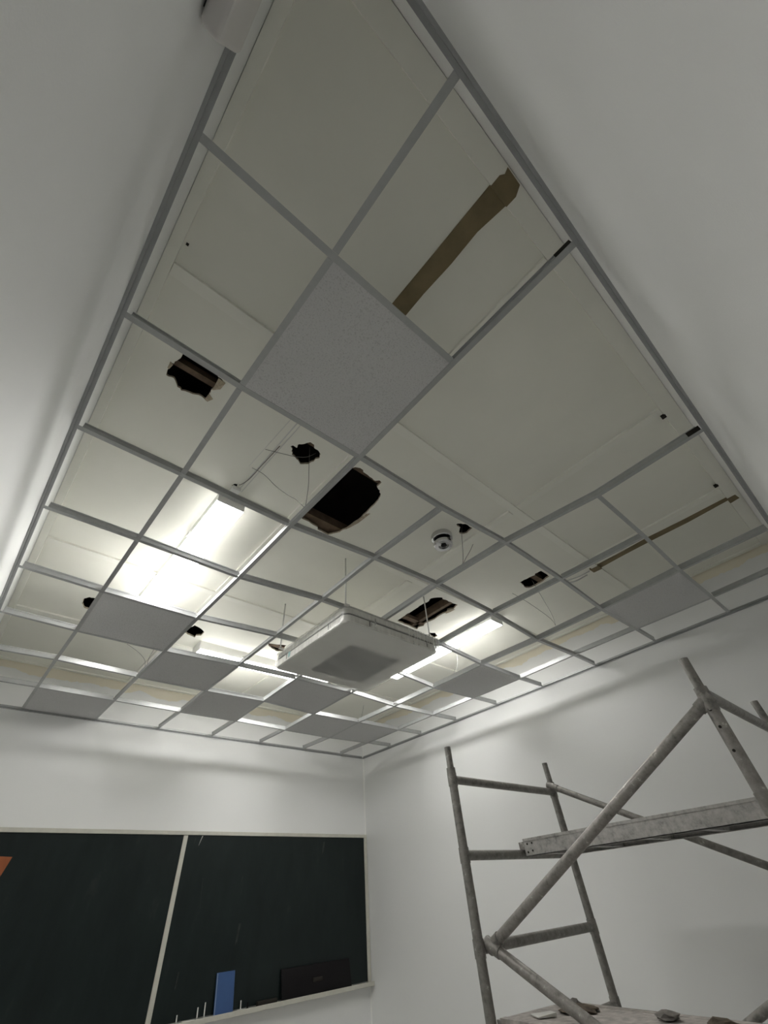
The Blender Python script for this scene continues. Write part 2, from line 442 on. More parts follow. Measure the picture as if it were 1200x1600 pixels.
# ------------------------------------------------------------------ suspended grid
D = {1: {1:(.006,-.002,-.001),2:(-.003,.006,-.008),3:(.002,-.001,.001),4:(0,-.001,.004),5:(-.004,.002,-.008),6:(.001,.001,-.007),7:(-.001,-.002,.014),8:(-.002,0,.004)},
     2: {1:(-.002,-.006,.006),2:(.001,-.001,.001),3:(-.001,.002,-.003),4:(.004,-.001,-.003),5:(-.002,.002,-.006),6:(.001,0,-.004),7:(0,-.001,.005),8:(-.001,0,0)},
     3: {2:(-.01,.007,.013),3:(-.005,-.008,.035),4:(.008,-.015,.038),5:(.006,-.01,.028),6:(.004,-.004,.017),7:(-.006,.001,.005),8:(.003,0,-.004)},
     4: {1:(0,.002,-.002),2:(-.014,0,.052),3:(-.016,-.002,.064),4:(-.016,0,.054),5:(-.016,.003,.043),6:(-.017,.005,.032),7:(-.011,.003,.018),8:(-.005,.002,0)},
     5: {1:(0,0,.004),2:(0,-.009,.016),3:(-.001,-.01,.034),4:(.012,-.022,.031),5:(.012,-.016,.024),6:(.012,-.012,.017),7:(-.013,.009,-.007),8:(-.002,.002,-.008)},
     6: {1:(-.001,.01,.002),2:(0,.008,-.014),3:(.003,-.001,-.017),4:(.002,-.002,-.003),5:(-.005,.008,-.011),6:(0,.001,-.009),7:(-.003,.003,-.003),8:(.015,-.009,-.014)},
     7: {1:(.001,-.001,-.006),2:(0,.004,-.003),3:(.003,-.007,0),4:(0,.001,-.007),5:(.002,-.002,-.004),6:(-.003,.004,-.006),7:(.004,-.003,-.005),8:(.017,-.014,-.001)}}
def node(i, j):
    if i == 0: return Vector((X0 + 0.006, node(1, j).y if 1 <= j <= 8 else j * .6, GZ + 0.002))
    if i == 8: return Vector((X1 - 0.006, node(7, j).y, GZ + 0.002))
    if j == 0: return Vector((node(i, 1).x, Y0 + 0.006, GZ + 0.002))
    if j == 9: return Vector((node(i, 8).x, Y1 - 0.006, GZ + 0.002))
    d = D[i].get(j, (0, 0, 0))
    return Vector((i * .6 + d[0], j * .6 + d[1], GZ + d[2]))

grid = empty('ceiling_grid', (2.4, 2.7, GZ), label='pale galvanised suspended ceiling grid of exposed tees, mostly without tiles', cat='ceiling grid')
def tee(name, pts, end0, end1, lift=0.0, webh=0.036, cut0=0.0, cut1=0.0):
    pts = [Vector(p) for p in pts]
    d = (pts[1] - pts[0]).normalized(); pts[0] = pts[0] + d * end0
    d2 = (pts[-1] - pts[-2]).normalized(); pts[-1] = pts[-1] - d2 * end1
    mb = MB()
    # (half width, z0, z1)
    for hw, z0, z1, c in ((0.012, 0.0, 0.0012, 0), (0.0011, 0.0012, webh, 1), (0.0036, webh, webh + 0.007, 1)):
        P = [p.copy() for p in pts]
        if c:
            P[0] = P[0] + d * cut0; P[-1] = P[-1] - d2 * cut1
        n = len(P); vs = []
        for k, p in enumerate(P):
            t = (P[min(k + 1, n - 1)] - P[max(k - 1, 0)]); t.z = 0; t.normalize()
            s = Vector((-t.y, t.x, 0))
            up = Vector((0, 0, 1))
            vs += [p - s * hw + up * (z0 + lift), p + s * hw + up * (z0 + lift), p + s * hw + up * (z1 + lift), p - s * hw + up * (z1 + lift)]
        fs = [(0, 1, 2, 3)]
        for k in range(n - 1):
            for q in range(4):
                q2 = (q + 1) % 4
                fs.append((k * 4 + q, (k + 1) * 4 + q, (k + 1) * 4 + q2, k * 4 + q2))
        e = (n - 1) * 4
        fs.append((e + 3, e + 2, e + 1, e))
        mb.add(vs, fs)
    return mb.build(name, 'tee', grid)
for i in (2, 4, 6):
    tee('main_tee', [node(i, j) for j in range(0, 10)], 0, 0, 0.0, cut0=0.03, cut1=0.012)
for j in range(1, 9):
    for a, mid, b in ((0, 1, 2), (2, 3, 4), (4, 5, 6), (6, 7, 8)):
        if j == 1 and a == 2: continue
        e0 = 0.0 if a == 0 else 0.013; e1 = 0.0 if b == 8 else 0.013
        tee('cross_tee', [node(a, j), node(mid, j), node(b, j)], e0, e1, 0.0006, 0.033, cut0=0.03 if a == 0 else 0.0, cut1=0.02 if b == 8 else 0.0)
for i in (1, 3, 5, 7):
    j0 = {1: 0, 3: 2, 5: 1, 7: 0}[i]
    for j in range(j0, 9):
        e0 = 0.0 if j == 0 else 0.013; e1 = 0.0 if j == 8 else 0.013
        tee('short_tee', [node(i, j), node(i, j + 1)], e0, e1, 0.0006, 0.031, cut0=0.02 if j == 0 else 0.0, cut1=0.012 if j == 8 else 0.0)
for i in (2, 4):
    p = node(i, 0)
    MB().box(p.x - .010, p.x - .002, Y0 + .026, Y0 + .085, GZ + .004, GZ + .034).build('end_clip', 'plug', grid)
# little locking clips where cross tees pass through the mains
cm = MB()
cm.box(-0.006, 0.006, -0.012, 0.012, 0.004, 0.014)
clip = cm.build('tee_clip', 'rod', grid); clip.location = Vector(node(2, 3)) - Vector(grid.location)
clip.matrix_parent_inverse = Matrix.Identity(4)
first = True
for i in (2, 4, 6):
    for j in range(2, 9):
        for s in (-1, 1):
            c = clip if first else clip.copy()
            if not first: COL.objects.link(c); c.parent = grid
            first = False
            c.matrix_parent_inverse = Matrix.Identity(4)
            c.location = node(i, j) + Vector((s * 0.011, 0.010, 0.022)) - Vector(grid.location)

# ------------------------------------------------------------------ tiles lying in the grid
def tile(i, j, label, w=0.0045):
    c = [node(i, j), node(i + 1, j), node(i + 1, j + 1), node(i, j + 1)]
    cen = sum(c, Vector()) / 4
    nrm = []
    for p in c:
        d = p - cen; d.z = 0
        q = p - Vector((math.copysign(w, d.x), math.copysign(w, d.y), 0))
        if j + 1 == 9 and d.y > 0: q.y = Y1 - 0.006
        nrm.append(q)
    loc = Vector((cen.x, cen.y, cen.z))
    lo = [p - loc + Vector((0, 0, 0.0026)) for p in nrm]
    hi = [p + Vector((0, 0, 0.014)) for p in lo]
    # subdivided tegular board: slightly rounded lower arris
    ins = [Vector((p.x * 0.992, p.y * 0.992, p.z - 0.0006)) for p in lo]
    mb = MB()
    mb.add(ins + lo + hi, [(3, 2, 1, 0), (8, 9, 10, 11)] + [(a, (a + 1) % 4, (a + 1) % 4 + 4, a + 4) for a in range(4)] + [(a + 4, (a + 1) % 4 + 4, (a + 1) % 4 + 8, a + 8) for a in range(4)])
    o = mb.build('ceiling_tile', 'tile'); o.location = loc
    return tag(o, label, 'ceiling tile', 'white mineral fibre tiles laid in the grid')
tile(1, 1, 'large speckled white ceiling tile nearest the camera, beside the brown strip')
tile(1, 5, 'grey-looking ceiling tile at the far end of the left batten light')
tile(2, 6, 'ceiling tile directly below the start of the batten light left of the air conditioner')
tile(3, 7, 'ceiling tile touching corners with two tiles in a diagonal, one row from the chalkboard wall')
tile(4, 6, 'ceiling tile just past the wrapped air conditioner toward the chalkboard corner')
tile(5, 7, 'left one of two adjoining ceiling tiles near the far room corner')
tile(6, 7, 'right one of two adjoining ceiling tiles closest to the far room corner')
tile(6, 4, 'single ceiling tile beside the right batten light near the scaffold wall')
tile(1, 8, 'cut ceiling tile against the chalkboard wall at far left')
tile(6, 1, 'pinkish grey ceiling tile on the right above the scaffold')

# ------------------------------------------------------------------ batten lights on the old ceiling
def batten(cx, cy, along, L, label):
    W = 0.175
    e = empty('batten_light', (cx, cy, ZC), label, 'ceiling light', 'batten lights on the old ceiling')
    def B(l0, l1, w0, w1, z0, z1):
        mb = MB()
        if along == 'y': mb.box(cx + w0, cx + w1, cy + l0, cy + l1, z0, z1)
        else: mb.box(cx + l0, cx + l1, cy + w0, cy + w1, z0, z1)
        return mb
    h = B(-L / 2 + .015, L / 2 - .015, -W / 2 + .004, W / 2 - .004, ZC - 0.081, ZC - 0.0005).build('housing', 'lampbody', e)
    d = B(-L / 2 + .014, L / 2 - .014, -W / 2, W / 2, ZC - 0.084, ZC - 0.081).build('diffuser', 'lamp', e)
    for s in (-1, 1):
        l = sorted((s * (L / 2 - .014), s * L / 2))
        bevel(B(l[0], l[1], -W / 2, W / 2, ZC - 0.086, ZC - 0.0005).build('end_cap', 'lampbody', e), 0.004, 2)
    for q in (-0.3, 0.3):
        B(q - .02, q + .02, -W / 2 - .004, -W / 2 + .006, ZC - 0.064, ZC - 0.045).build('spring_clip', 'rod', e)
    return e
batten(0.978, 2.93, 'y', 1.50, 'lit white batten light on the left, running away from the camera')
batten(2.36, 4.185, 'x', 1.50, 'lit white batten light left of and behind the wrapped air conditioner')
batten(3.642, 2.90, 'y', 1.52, 'lit white batten light to the right of the wrapped air conditioner')

# ------------------------------------------------------------------ ceiling cassette air conditioner wrapped in plastic
ACX0, ACX1, ACY0, ACY1 = 1.957, 2.900, 2.300, 3.250
acx, acy = (ACX0 + ACX1) / 2, (ACY0 + ACY1) / 2
ac = empty('air_conditioner', (acx, acy, GZ - 0.10), 'square ceiling cassette air conditioner hung on rods and wrapped in clear plastic', 'air conditioner')
def rring(hx, hy, r, z, seg=6):
    out = []
    for k, (sx, sy) in enumerate(((1, 1), (-1, 1), (-1, -1), (1, -1))):
        for q in range(seg + 1):
            t = math.radians(90 * k + 90 * q / seg)
            out.append((acx + sx * (hx - r) + r * math.cos(t), acy + sy * (hy - r) + r * math.sin(t), z))
    return out
def loft(rings, capb=True, capt=True):
    n = len(rings[0]); vs = [p for r in rings for p in r]; fs = []
    for k in range(len(rings) - 1):
        for q in range(n):
            q2 = (q + 1) % n
            fs.append((k * n + q, k * n + q2, (k + 1) * n + q2, (k + 1) * n + q))
    if capb: fs.append(tuple(reversed(range(n))))
    if capt: fs.append(tuple(range((len(rings) - 1) * n, len(rings) * n)))
    return vs, fs
hx, hy = (ACX1 - ACX0) / 2, (ACY1 - ACY0) / 2
v, f = loft([rring(hx - .008, hy - .008, .05, GZ - .098), rring(hx - .002, hy - .002, .055, GZ - .095), rring(hx, hy, .055, GZ - .088), rring(hx - .002, hy - .002, .055, GZ - .048)])
smooth_by_angle(obj('face_panel', v, f, 'acwhite', ac), 45)
v, f = loft([rring(hx - .012, hy - .012, .05, GZ - .048), rring(hx - .012, hy - .012, .05, GZ - .030)])
obj('shadow_gap', v, f, 'acgap', ac)
v, f = loft([rring(hx - .003, hy - .003, .055, GZ - .030), rring(hx - .006, hy - .006, .055, GZ + .010), rring(hx - .05, hy - .05, .06, GZ + .022), rring(hx - .20, hy - .20, .06, GZ + .026), rring(hx - .20, hy - .20, .06, GZ + .10)])
smooth_by_angle(obj('casing', v, f, 'acwhite', ac), 45)
# central return-air grille with louvres
gr = MB().box(2.215, 2.735, 2.585, 3.105, GZ - .1015, GZ - .0975).build('grille', 'acgrille', ac)
for k in range(13):
    y = 2.605 + k * 0.040
    MB().box(2.225, 2.725, y, y + 0.012, GZ - .1045, GZ - .1015).build('louvre', 'acgap', gr).matrix_parent_inverse = Matrix.Identity(4)
for ch in gr.children: ch.matrix_parent_inverse = Matrix.Translation(-Vector((acx, acy, GZ - .1)))
for ch in gr.children:
    ch.matrix_parent_inverse = Matrix.Identity(4)
# four air outlet slots
for (x0, x1, y0, y1) in ((2.16, 2.70, 2.42, 2.49), (2.16, 2.70, 3.06 + .10, 3.12 + .08), (2.03, 2.09, 2.50, 3.05), (2.78, 2.84, 2.50, 3.05)):
    bevel(MB().box(x0, x1, y0, y1, GZ - .1005, GZ - .0965).build('outlet_flap', 'acwhite', ac), .0015, 1)
# dark corner seams down the side faces
for y in (2.50, 3.06):
    MB().box(ACX0 - .0012, ACX0 + .004, y, y + .007, GZ - .088, GZ - .040).build('seam', 'acgap', ac)
for x in (2.17, 2.76):
    MB().box(x, x + .010, ACY0 - .0012, ACY0 + .004, GZ - .088, GZ - .040).build('seam', 'acgap', ac)
MB().box(ACX0 - .0016, ACX0 + .002, 3.012, 3.04, GZ - .085, GZ - .045).build('sticker', 'teal', ac)
# hanger rods and wing nuts
for (x, y) in ((1.945, 2.283), (1.915, 3.10), (2.835, 2.318), (2.86, 3.14)):
    rd = MB().tube([(x, y, GZ + .004), (x + 0.004, y, ZC + 0.06)], 0.0052, 8).build('hanger_rod', 'rod', ac, True)
    MB().box(x - .03 if x > 2.4 else x - .01, x + .01 if x > 2.4 else x + .03, y - .012, y + .012, GZ + .0, GZ + .006).build('hanger_bracket', 'rod', ac)
# film: sides, sagging bottom, gathered folds
random.seed(11)
def film_side():
    rings = []
    for z, o, w in ((-.112, .004, .000), (-.095, .007, .002), (-.07, .006, .003), (-.045, .007, .004), (-.02, .006, .004), (.0, .007, .004), (.018, .002, .006), (.040, -.045, .010)):
        base = rring(hx + o, hy + o, .06, GZ + z, 6)
        dense = []
        n = len(base)
        for k in range(n):
            a = Vector(base[k]); b = Vector(base[(k + 1) % n]); L = (b - a).length
            mseg = max(1, int(L / 0.02))
            for q in range(mseg):
                p = a.lerp(b, q / mseg)
                d = Vector((p.x - acx, p.y - acy, 0)).normalized()
                amp = w * (2.4 if (p.x > 2.45 and p.y < 2.4) else 1.0)
                p += d * random.uniform(0, amp)
                dense.append(p)
        rings.append(dense)
    n = min(len(r) for r in rings)
    rings = [r[:n] for r in rings]
    return loft(rings, False, False)
v, f = film_side()
obj('plastic_cover', v, f, 'film', ac, True)
N = 34
vs, fs = [], []
for a in range(N + 1):
    for b in range(N + 1):
        u, w = a / N, b / N
        x = ACX0 - .004 + u * (ACX1 - ACX0 + .008); y = ACY0 - .004 + w * (ACY1 - ACY0 + .008)
        sag = (math.sin(math.pi * u) * math.sin(math.pi * w)) ** 0.7
        far = (u * w) ** 1.5
        fold = 0.0045 * math.sin(26 * (u * 0.35 - w) + 2.5 * math.sin(4 * u)) * sag
        z = GZ - .104 - 0.020 * sag - 0.045 * far * sag + fold
        # rounded corners of the square
        r = .06
        dx = max(0, abs(x - acx) - (hx + .004 - r)); dy = max(0, abs(y - acy) - (hy + .004 - r))
        dd = math.hypot(dx, dy)
        if dd > r:
            k = r / dd
            x = acx + math.copysign(hx + .004 - r + dx * k, x - acx); y = acy + math.copysign(hy + .004 - r + dy * k, y - acy)
        vs.append((x, y, z))
for a in range(N):
    for b in range(N):
        q = a * (N + 1) + b
        fs.append((q, q + 1, q + N + 2, q + N + 1))
obj('plastic_sheet', vs, fs, 'sheet', ac, True)
# bright gathered folds of film along the near right edge
for k in range(11):
    x = 2.55 + 0.033 * k + random.uniform(-.012, .012)
    pts = []
    for q in range(7):
        t = q / 6
        pts.append((x + 0.02 * t + random.uniform(-.003, .003), ACY0 - .010 - .006 * math.sin(math.pi * t) + .02 * max(0, t - .7), GZ - .075 + .10 * t))
    MB().tube(pts, [.0008, .0018, .0024, .0022, .0026, .002, .001], 5).build('film_fold', 'cable', ac, True)

# ------------------------------------------------------------------ smoke detector base
sd = empty('smoke_detector', (2.352, 1.648, ZC), 'round chrome detector base on the old ceiling beside the small torn hole', 'detector')
def lathe(name, prof, cx, cy, mat, parent, n=28):
    vs, fs = [], []
    for r, z in prof:
        for q in range(n):
            t = 2 * math.pi * q / n
            vs.append((cx + r * math.cos(t), cy + r * math.sin(t), z))
    for k in range(len(prof) - 1):
        for q in range(n):
            q2 = (q + 1) % n
            fs.append((k * n + q, (k + 1) * n + q, (k + 1) * n + q2, k * n + q2))
    fs.append(tuple(range(n))); fs.append(tuple(reversed(range((len(prof) - 1) * n, len(prof) * n))))
    return smooth_by_angle(obj(name, vs, fs, mat, parent), 40)
lathe('base', [(0.0750, ZC - .0005), (0.0775, ZC - .006), (0.0775, ZC - .040), (0.0725, ZC - .045), (0.0375, ZC - .045)], 2.352, 1.648, 'chrome', sd)
lathe('neck', [(0.0425, ZC - .043), (0.0425, ZC - .071)], 2.352, 1.648, 'blackp', sd)
lathe('ring', [(0.0650, ZC - .069), (0.0688, ZC - .073), (0.0688, ZC - .094), (0.0625, ZC - .101), (0.0375, ZC - .101), (0.0350, ZC - .088)], 2.352, 1.648, 'chrome', sd)
lathe('sensor_hole', [(0.0213, ZC - .100), (0.0213, ZC - .103), (0.0150, ZC - .105)], 2.345, 1.640, 'blackp', sd)
for q in range(3):
    t = 0.6 + q * 2.1
    MB().box(2.352 + .056 * math.cos(t) - .007, 2.352 + .056 * math.cos(t) + .007, 1.648 + .056 * math.sin(t) - .007, 1.648 + .056 * math.sin(t) + .007, ZC - .058, ZC - .045).build('contact_lug', 'blackp', sd)

# ------------------------------------------------------------------ loose hanger wires and cables
def wire(pts, label, r=0.0016, mat='wire', cat='wire', name='hanger_wire', group='loose hanger wires', n=6):
    pts = [Vector(p) for p in pts]
    out = []
    P = [pts[0]] + pts + [pts[-1]]
    for k in range(len(pts) - 1):
        for q in range(6):
            t = q / 6
            a, b, c, d = P[k], P[k + 1], P[k + 2], P[k + 3]
            out.append(0.5 * ((2 * b) + (c - a) * t + (2 * a - 5 * b + 4 * c - d) * t * t + (3 * b - a - 3 * c + d) * t ** 3))
    out.append(pts[-1])
    base = out[-1].copy()
    o = MB().tube([p - base for p in out], r, n).build(name, mat, None, True)
    o.location = base
    return tag(o, label, cat, group)
G = GZ
wire([(1.16, 1.60, ZC + .05), (1.185, 1.635, ZC - .05), (1.195, 1.64, G + .2), (1.200, 1.655, G + .10), (1.203, 1.668, G + .042)], 'straight hanger wire dropping from the star-shaped hole to the grid')
wire([(1.205, 1.60, ZC + .03), (1.17, 1.635, ZC + .004), (1.12, 1.665, ZC - .006), (1.05, 1.69, ZC - .010), (.945, 1.725, ZC - .012)], 'short loose wire poking left out of the star-shaped hole')
wire([(.955, 1.90, ZC - .004), (1.02, 1.865, ZC - .05), (1.09, 1.82, G + .26), (1.14, 1.76, G + .17), (1.17, 1.72, G + .12), (1.203, 1.675, G + .042)], 'long drooping wire from the ceiling to the grid beside the star-shaped hole')
wire([(2.43, 1.50, ZC + .04), (2.415, 1.515, ZC - .05), (2.40, 1.53, G + .22), (2.392, 1.545, G + .13), (2.385, 1.56, G + .092)], 'hanger wire dropping from the small hole beside the chrome detector')
wire([(2.462, 1.475, G + .265), (2.44, 1.50, G + .21), (2.41, 1.53, G + .15), (2.388, 1.556, G + .094)], 'bent free wire end rising beside the detector hanger wire')
wire([(3.47, 1.60, ZC + .03), (3.50, 1.59, ZC - .10), (3.55, 1.585, G + .17), (3.585, 1.59, G + .10), (3.597, 1.60, G + .034)], 'hanger wire dropping from the small right hole to the right main tee')
wire([(3.44, 1.80, ZC - .02), (3.50, 1.72, G + .28), (3.565, 1.63, G + .13), (3.592, 1.605, G + .07), (3.598, 1.602, G + .034)], 'slanting wire meeting the right main tee below the small right hole')
wire([(3.66, 2.62, ZC - .09), (3.64, 2.66, G + .2), (3.61, 2.70, G + .10), (3.60, 2.735, G + .036)], 'thin wire crossing beside the right batten light', r=.0013)
wire([(3.72, 2.74, ZC - .09), (3.66, 2.70, G + .2), (3.62, 2.69, G + .10), (3.60, 2.685, G + .036)], 'second thin wire of the crossed pair beside the right batten light', r=.0013)
wire([(1.19, 3.72, ZC - .02), (1.21, 3.85, G + .25), (1.19, 3.96, G + .10), (1.2, 4.0, G + .042)], 'bent wire tied to the grid beyond the far end of the left light', r=.0015)
wire([(1.00, 3.98, G + .16), (1.10, 3.97, G + .11), (1.17, 4.01, G + .08), (1.2, 4.05, G + .042)], 'stray wire tail sticking left from the grid near the far left tile', r=.0014)
wire([(2.92, 3.98, G + .16), (2.925, 3.97, G + .07), (2.96, 3.98, G + .035), (3.02, 4.02, G + .036)], 'white cable tail hanging behind the air conditioner', r=.004, mat='cable', name='cable_tail', group='cable tails')
wire([(3.56, 4.06, G + .14), (3.575, 4.10, G + .08), (3.592, 4.15, G + .034)], 'short wire stub on the right main tee near the chalkboard wall', r=.0014)
wire([(.955, 2.10, ZC + .03), (.965, 2.06, ZC - .008), (.985, 1.98, ZC - .006), (.99, 1.85, ZC - .005), (1.0, 1.66, ZC - .004)], 'dark thin cable running along the ceiling from the left light', r=.0022, mat='wire', cat='cable', name='light_cable', group=None)
wire([(3.73, 1.20, ZC - .01), (3.70, 1.28, ZC - .03), (3.66, 1.38, ZC - .035), (3.67, 1.40, ZC - .045), (3.72, 1.33, ZC - .04), (3.765, 1.24, ZC - .012)], 'looped white cable end at the tip of the long brown strip', r=.0055, mat='cable', cat='cable', name='cable_loop', group=None)
# old clear raceway marks beside the left light
for (x0, x1, y0, y1) in ((.995, 1.001, 1.36, 2.13), (1.018, 1.022, 1.30, 2.12), (.955, .957, 1.42, 1.9)):
    MB().hexa([(x0 - .0, y0, ZC - .002), (x1, y0, ZC - .002), (x1 - .02, y1, ZC - .002), (x0 - .02, y1, ZC - .002)], [(x0, y0, ZC), (x1, y0, ZC), (x1 - .02, y1, ZC), (x0 - .02, y1, ZC)]).build('glue_line', 'cable', ceiling)
bevel(MB().box(.93, .985, 2.09, 2.17, ZC - .032, ZC - .002).build('cable_gland', 'lampbody', ceiling), .006, 2)

# ------------------------------------------------------------------ white plastic unit high on the left wall
wu = empty('wall_unit', (X0, 0.2, GZ - .38), 'white plastic wall-mounted housing with rounded end at the top left', 'wall unit')
o = MB().hexa([(X0 + .004, .035, GZ - .36), (X0 + .046, .035, GZ - .385), (X0 + .050, .372, GZ - .385), (X0 + .004, .372, GZ - .36)],
              [(X0 + .004, .035, GZ - .09), (X0 + .046, .035, GZ - .13), (X0 + .050, .385, GZ - .13), (X0 + .004, .385, GZ - .09)]).build('casing', 'plastic', wu)
bevel(o, .014, 4)
MB().box(X0, X0 + .005, .04, .35, GZ - .34, GZ - .11).build('back_plate', 'acgap', wu)

# ------------------------------------------------------------------ chalkboard
BZ1, BZ0 = GZ - 0.868, GZ - 2.10
cb = empty('chalkboard', (2.4, Y1, BZ0), 'long dark green two-panel chalkboard with cream frame and chalk ledge', 'chalkboard')
BX0, BX1, BM = 0.20, 4.625, 2.335
for a, b in ((BX0 + .02, BM), (BM, BX1 - .02)):
    MB().box(a + .001, b - .001, Y1 - .020, Y1 - .002, BZ0, BZ1 - .012).build('writing_panel', 'board', cb)
def fr(x0, x1, y0, y1, z0, z1):
    return bevel(MB().box(x0, x1, y0, y1, z0, z1).build('frame_rail', 'frame', cb), .003, 1)
fr(BX0, BX1, Y1 - .032, Y1, BZ1 - .028, BZ1 + .004)
fr(BX1 - .042, BX1, Y1 - .032, Y1, BZ0 - .02, BZ1 - .028)
fr(BX0, BX0 + .022, Y1 - .032, Y1, BZ0 - .02, BZ1 - .028)
fr(BM - .021, BM + .021, Y1 - .028, Y1 - .018, BZ0, BZ1 - .028)
led = MB()
led.box(BX0, BX1, Y1 - .075, Y1, BZ0 - .030, BZ0 - .012)
led.box(BX0, BX1, Y1 - .085, Y1 - .073, BZ0 - .034, BZ0 - .002)
bevel(led.build('chalk_ledge', 'frame', cb), .002, 1)
# chalk scuffs: thin smears on the panels
def scuff(x, z, w, h, tilt=0.0, mat='smudge'):
    vs = [(x, Y1 - .0212, z), (x + w, Y1 - .0212, z + tilt * .2), (x + w + tilt * h, Y1 - .0212, z + h), (x + tilt * h, Y1 - .0212, z + h)]
    vb = [(p[0], Y1 - .0202, p[2]) for p in vs]
    MB().add(vs + vb, [(0, 1, 2, 3), (7, 6, 5, 4), (0, 4, 5, 1), (1, 5, 6, 2), (2, 6, 7, 3), (3, 7, 4, 0)]).build('chalk_scuff', mat, cb)
scuff(2.48, GZ - .98, .010, .08, .25, 'chalk'); scuff(2.43, GZ - .97, .006, .05, .1)
scuff(3.95, GZ - 1.06, .025, .12, .15); scuff(2.98, GZ - 1.28, .008, .06, .2); scuff(3.0, GZ - 1.70, .02, .14, .1)
scuff(2.60, GZ - 1.42, .004, .20, -.1); scuff(2.50, GZ - 1.92, .012, .10, .05)
def item(name, mb, mat, label, cat, group=None, bev=0.0):
    c = [sum(v[k] for v in mb.v) / len(mb.v) for k in (0, 1)] + [min(v[2] for v in mb.v)]
    mb.v = [(v[0] - c[0], v[1] - c[1], v[2] - c[2]) for v in mb.v]
    o = mb.build(name, mat); o.location = c
    if bev: bevel(o, bev, 2)
    return tag(o, label, cat, group)
LZ = BZ0 - .012
# blue book leaning on the board
def lean(x0, x1, z0, z1, yb, yt, th):
    return MB().hexa([(x0, yb - th, z0), (x1, yb - th, z0), (x1, yb, z0), (x0, yb, z0)], [(x0 - .008, yt - th, z1), (x1 - .012, yt - th, z1), (x1 - .012, yt, z1), (x0 - .008, yt, z1)])
bk = empty('blue_book', (2.95, Y1 - .05, LZ), 'small blue hardcover book standing on the chalk ledge', 'book')
bevel(lean(2.865, 3.040, LZ + .001, LZ + .250, Y1 - .046, Y1 - .0215, .010).build('cover', 'blue', bk), .002, 1)
MB().add([(x, y - .0104, z) for x, y, z in ((2.868, Y1 - .046, LZ + .004), (2.874, Y1 - .046, LZ + .004), (2.866, Y1 - .024, LZ + .247), (2.860, Y1 - .024, LZ + .247))], [(0, 1, 2, 3)]).build('spine', 'blueedge', bk)
# black flat case leaning on the board
bc = empty('black_case', (3.9, Y1 - .05, LZ), 'wide flat black case leaning on the chalkboard above the ledge', 'case')
bevel(lean(3.515, 4.335, LZ, LZ + .205, Y1 - .050, Y1 - .0225, .018).build('body', 'blackp', bc), .006, 2)
bevel(lean(3.53, 4.32, LZ + .165, LZ + .178, Y1 - .0275, Y1 - .0255, .018).build('lid_rib', 'plug', bc), .001, 1)
bevel(MB().box(3.86, 3.97, Y1 - .066, Y1 - .056, LZ + .085, LZ + .115).build('handle', 'plug', bc), .004, 2)
# chalk stubs and a small black clip on the ledge
random.seed(3)
def chalk(x, label, up=True, L=.06, y=Y1 - .045):
    mb = MB()
    if up: mb.tube([(x, y, LZ), (x + .002, y + .012, LZ + L)], [.0055, .005], 8)
    else: mb.tube([(x, y, LZ + .006), (x + L, y - .01, LZ + .006)], [.006, .0055], 8)
    item('chalk_stick', mb, 'chalk', label, 'chalk', 'chalk sticks on the ledge')
chalk(2.555, 'short upright chalk stick farthest left on the ledge', True, .05)
chalk(2.725, 'upright chalk stick second left of the blue book', True, .07)
chalk(2.785, 'tall upright chalk stick just left of the blue book', True, .09)
chalk(3.115, 'upright chalk stub right of the blue book', True, .06)
chalk(2.60, 'chalk stick lying flat on the ledge left of the blue book', False, .07)
chalk(3.08, 'chalk stick lying flat right of the blue book', False, .07, Y1 - .06)
chalk(2.66, 'small broken chalk piece lying on the ledge', False, .035, Y1 - .062)
item('bulldog_clip', MB().box(3.165, 3.185, Y1 - .06, Y1 - .045, LZ, LZ + .012).box(3.168, 3.182, Y1 - .055, Y1 - .05, LZ + .012, LZ + .045), 'blackp', 'tiny black clip on the ledge right of the blue book', 'clip', bev=.002)
# eraser block lying in the ledge beside the case
item('board_eraser', MB().box(3.27, 3.47, Y1 - .065, Y1 - .030, LZ + .0, LZ + .035), 'plug', 'dark board eraser lying left of the black case', 'eraser', bev=.005)
# orange card fixed on the board at the left edge of the view
oc = MB().hexa([(.66, Y1 - .024, GZ - 1.36), (.93, Y1 - .024, GZ - 1.345), (.93, Y1 - .0205, GZ - 1.345), (.66, Y1 - .0205, GZ - 1.36)],
               [(.70, Y1 - .024, GZ - 1.035), (.995, Y1 - .024, GZ - 1.050), (.995, Y1 - .0205, GZ - 1.050), (.70, Y1 - .0205, GZ - 1.035)])
item('orange_card', oc, 'orange', 'rust orange card stuck on the chalkboard at the left edge', 'card')

# ------------------------------------------------------------------ scaffold tower
SX1, SX2, SYA, SYB = 2.75, 3.92, 2.246, 0.72
sf = empty('scaffold_tower', ((SX1 + SX2) / 2, (SYA + SYB) / 2, 0), 'paint-splattered metal scaffold tower standing by the right wall', 'scaffold')
TR = 0.0255
tops = {(SX1, SYA): -.815, (SX2, SYA): -.80, (SX1, SYB): -.80, (SX2, SYB): -.79}
rungs = [-.998, -1.368, -1.735, -2.07, -2.42, -2.76]
for (x, y), zt in tops.items():
    p = MB().tube([(x, y, 0.03), (x, y, GZ - .945)], TR, 16).build('post', 'tube2' if y == SYB else 'tube', sf)
    smooth_by_angle(p, 50)
    sp = MB().tube([(x, y, GZ - .945), (x, y, GZ + zt)], TR * .80, 16)
    sp.tube([(x, y, GZ - .96), (x, y, GZ - .935)], TR * 1.10, 16)
    smooth_by_angle(sp.build('spigot', 'tube', sf), 50)
    for z in rungs:
        smooth_by_angle(MB().tube([(x, y, GZ + z - .035), (x, y, GZ + z + .035)], TR * 1.13, 16).build('weld_collar', 'tube', sf), 50)
    lathe('foot', [(.045, 0.0), (.045, .012), (.02, .014), (.02, .05)], x, y, 'blackp', sf, 16)
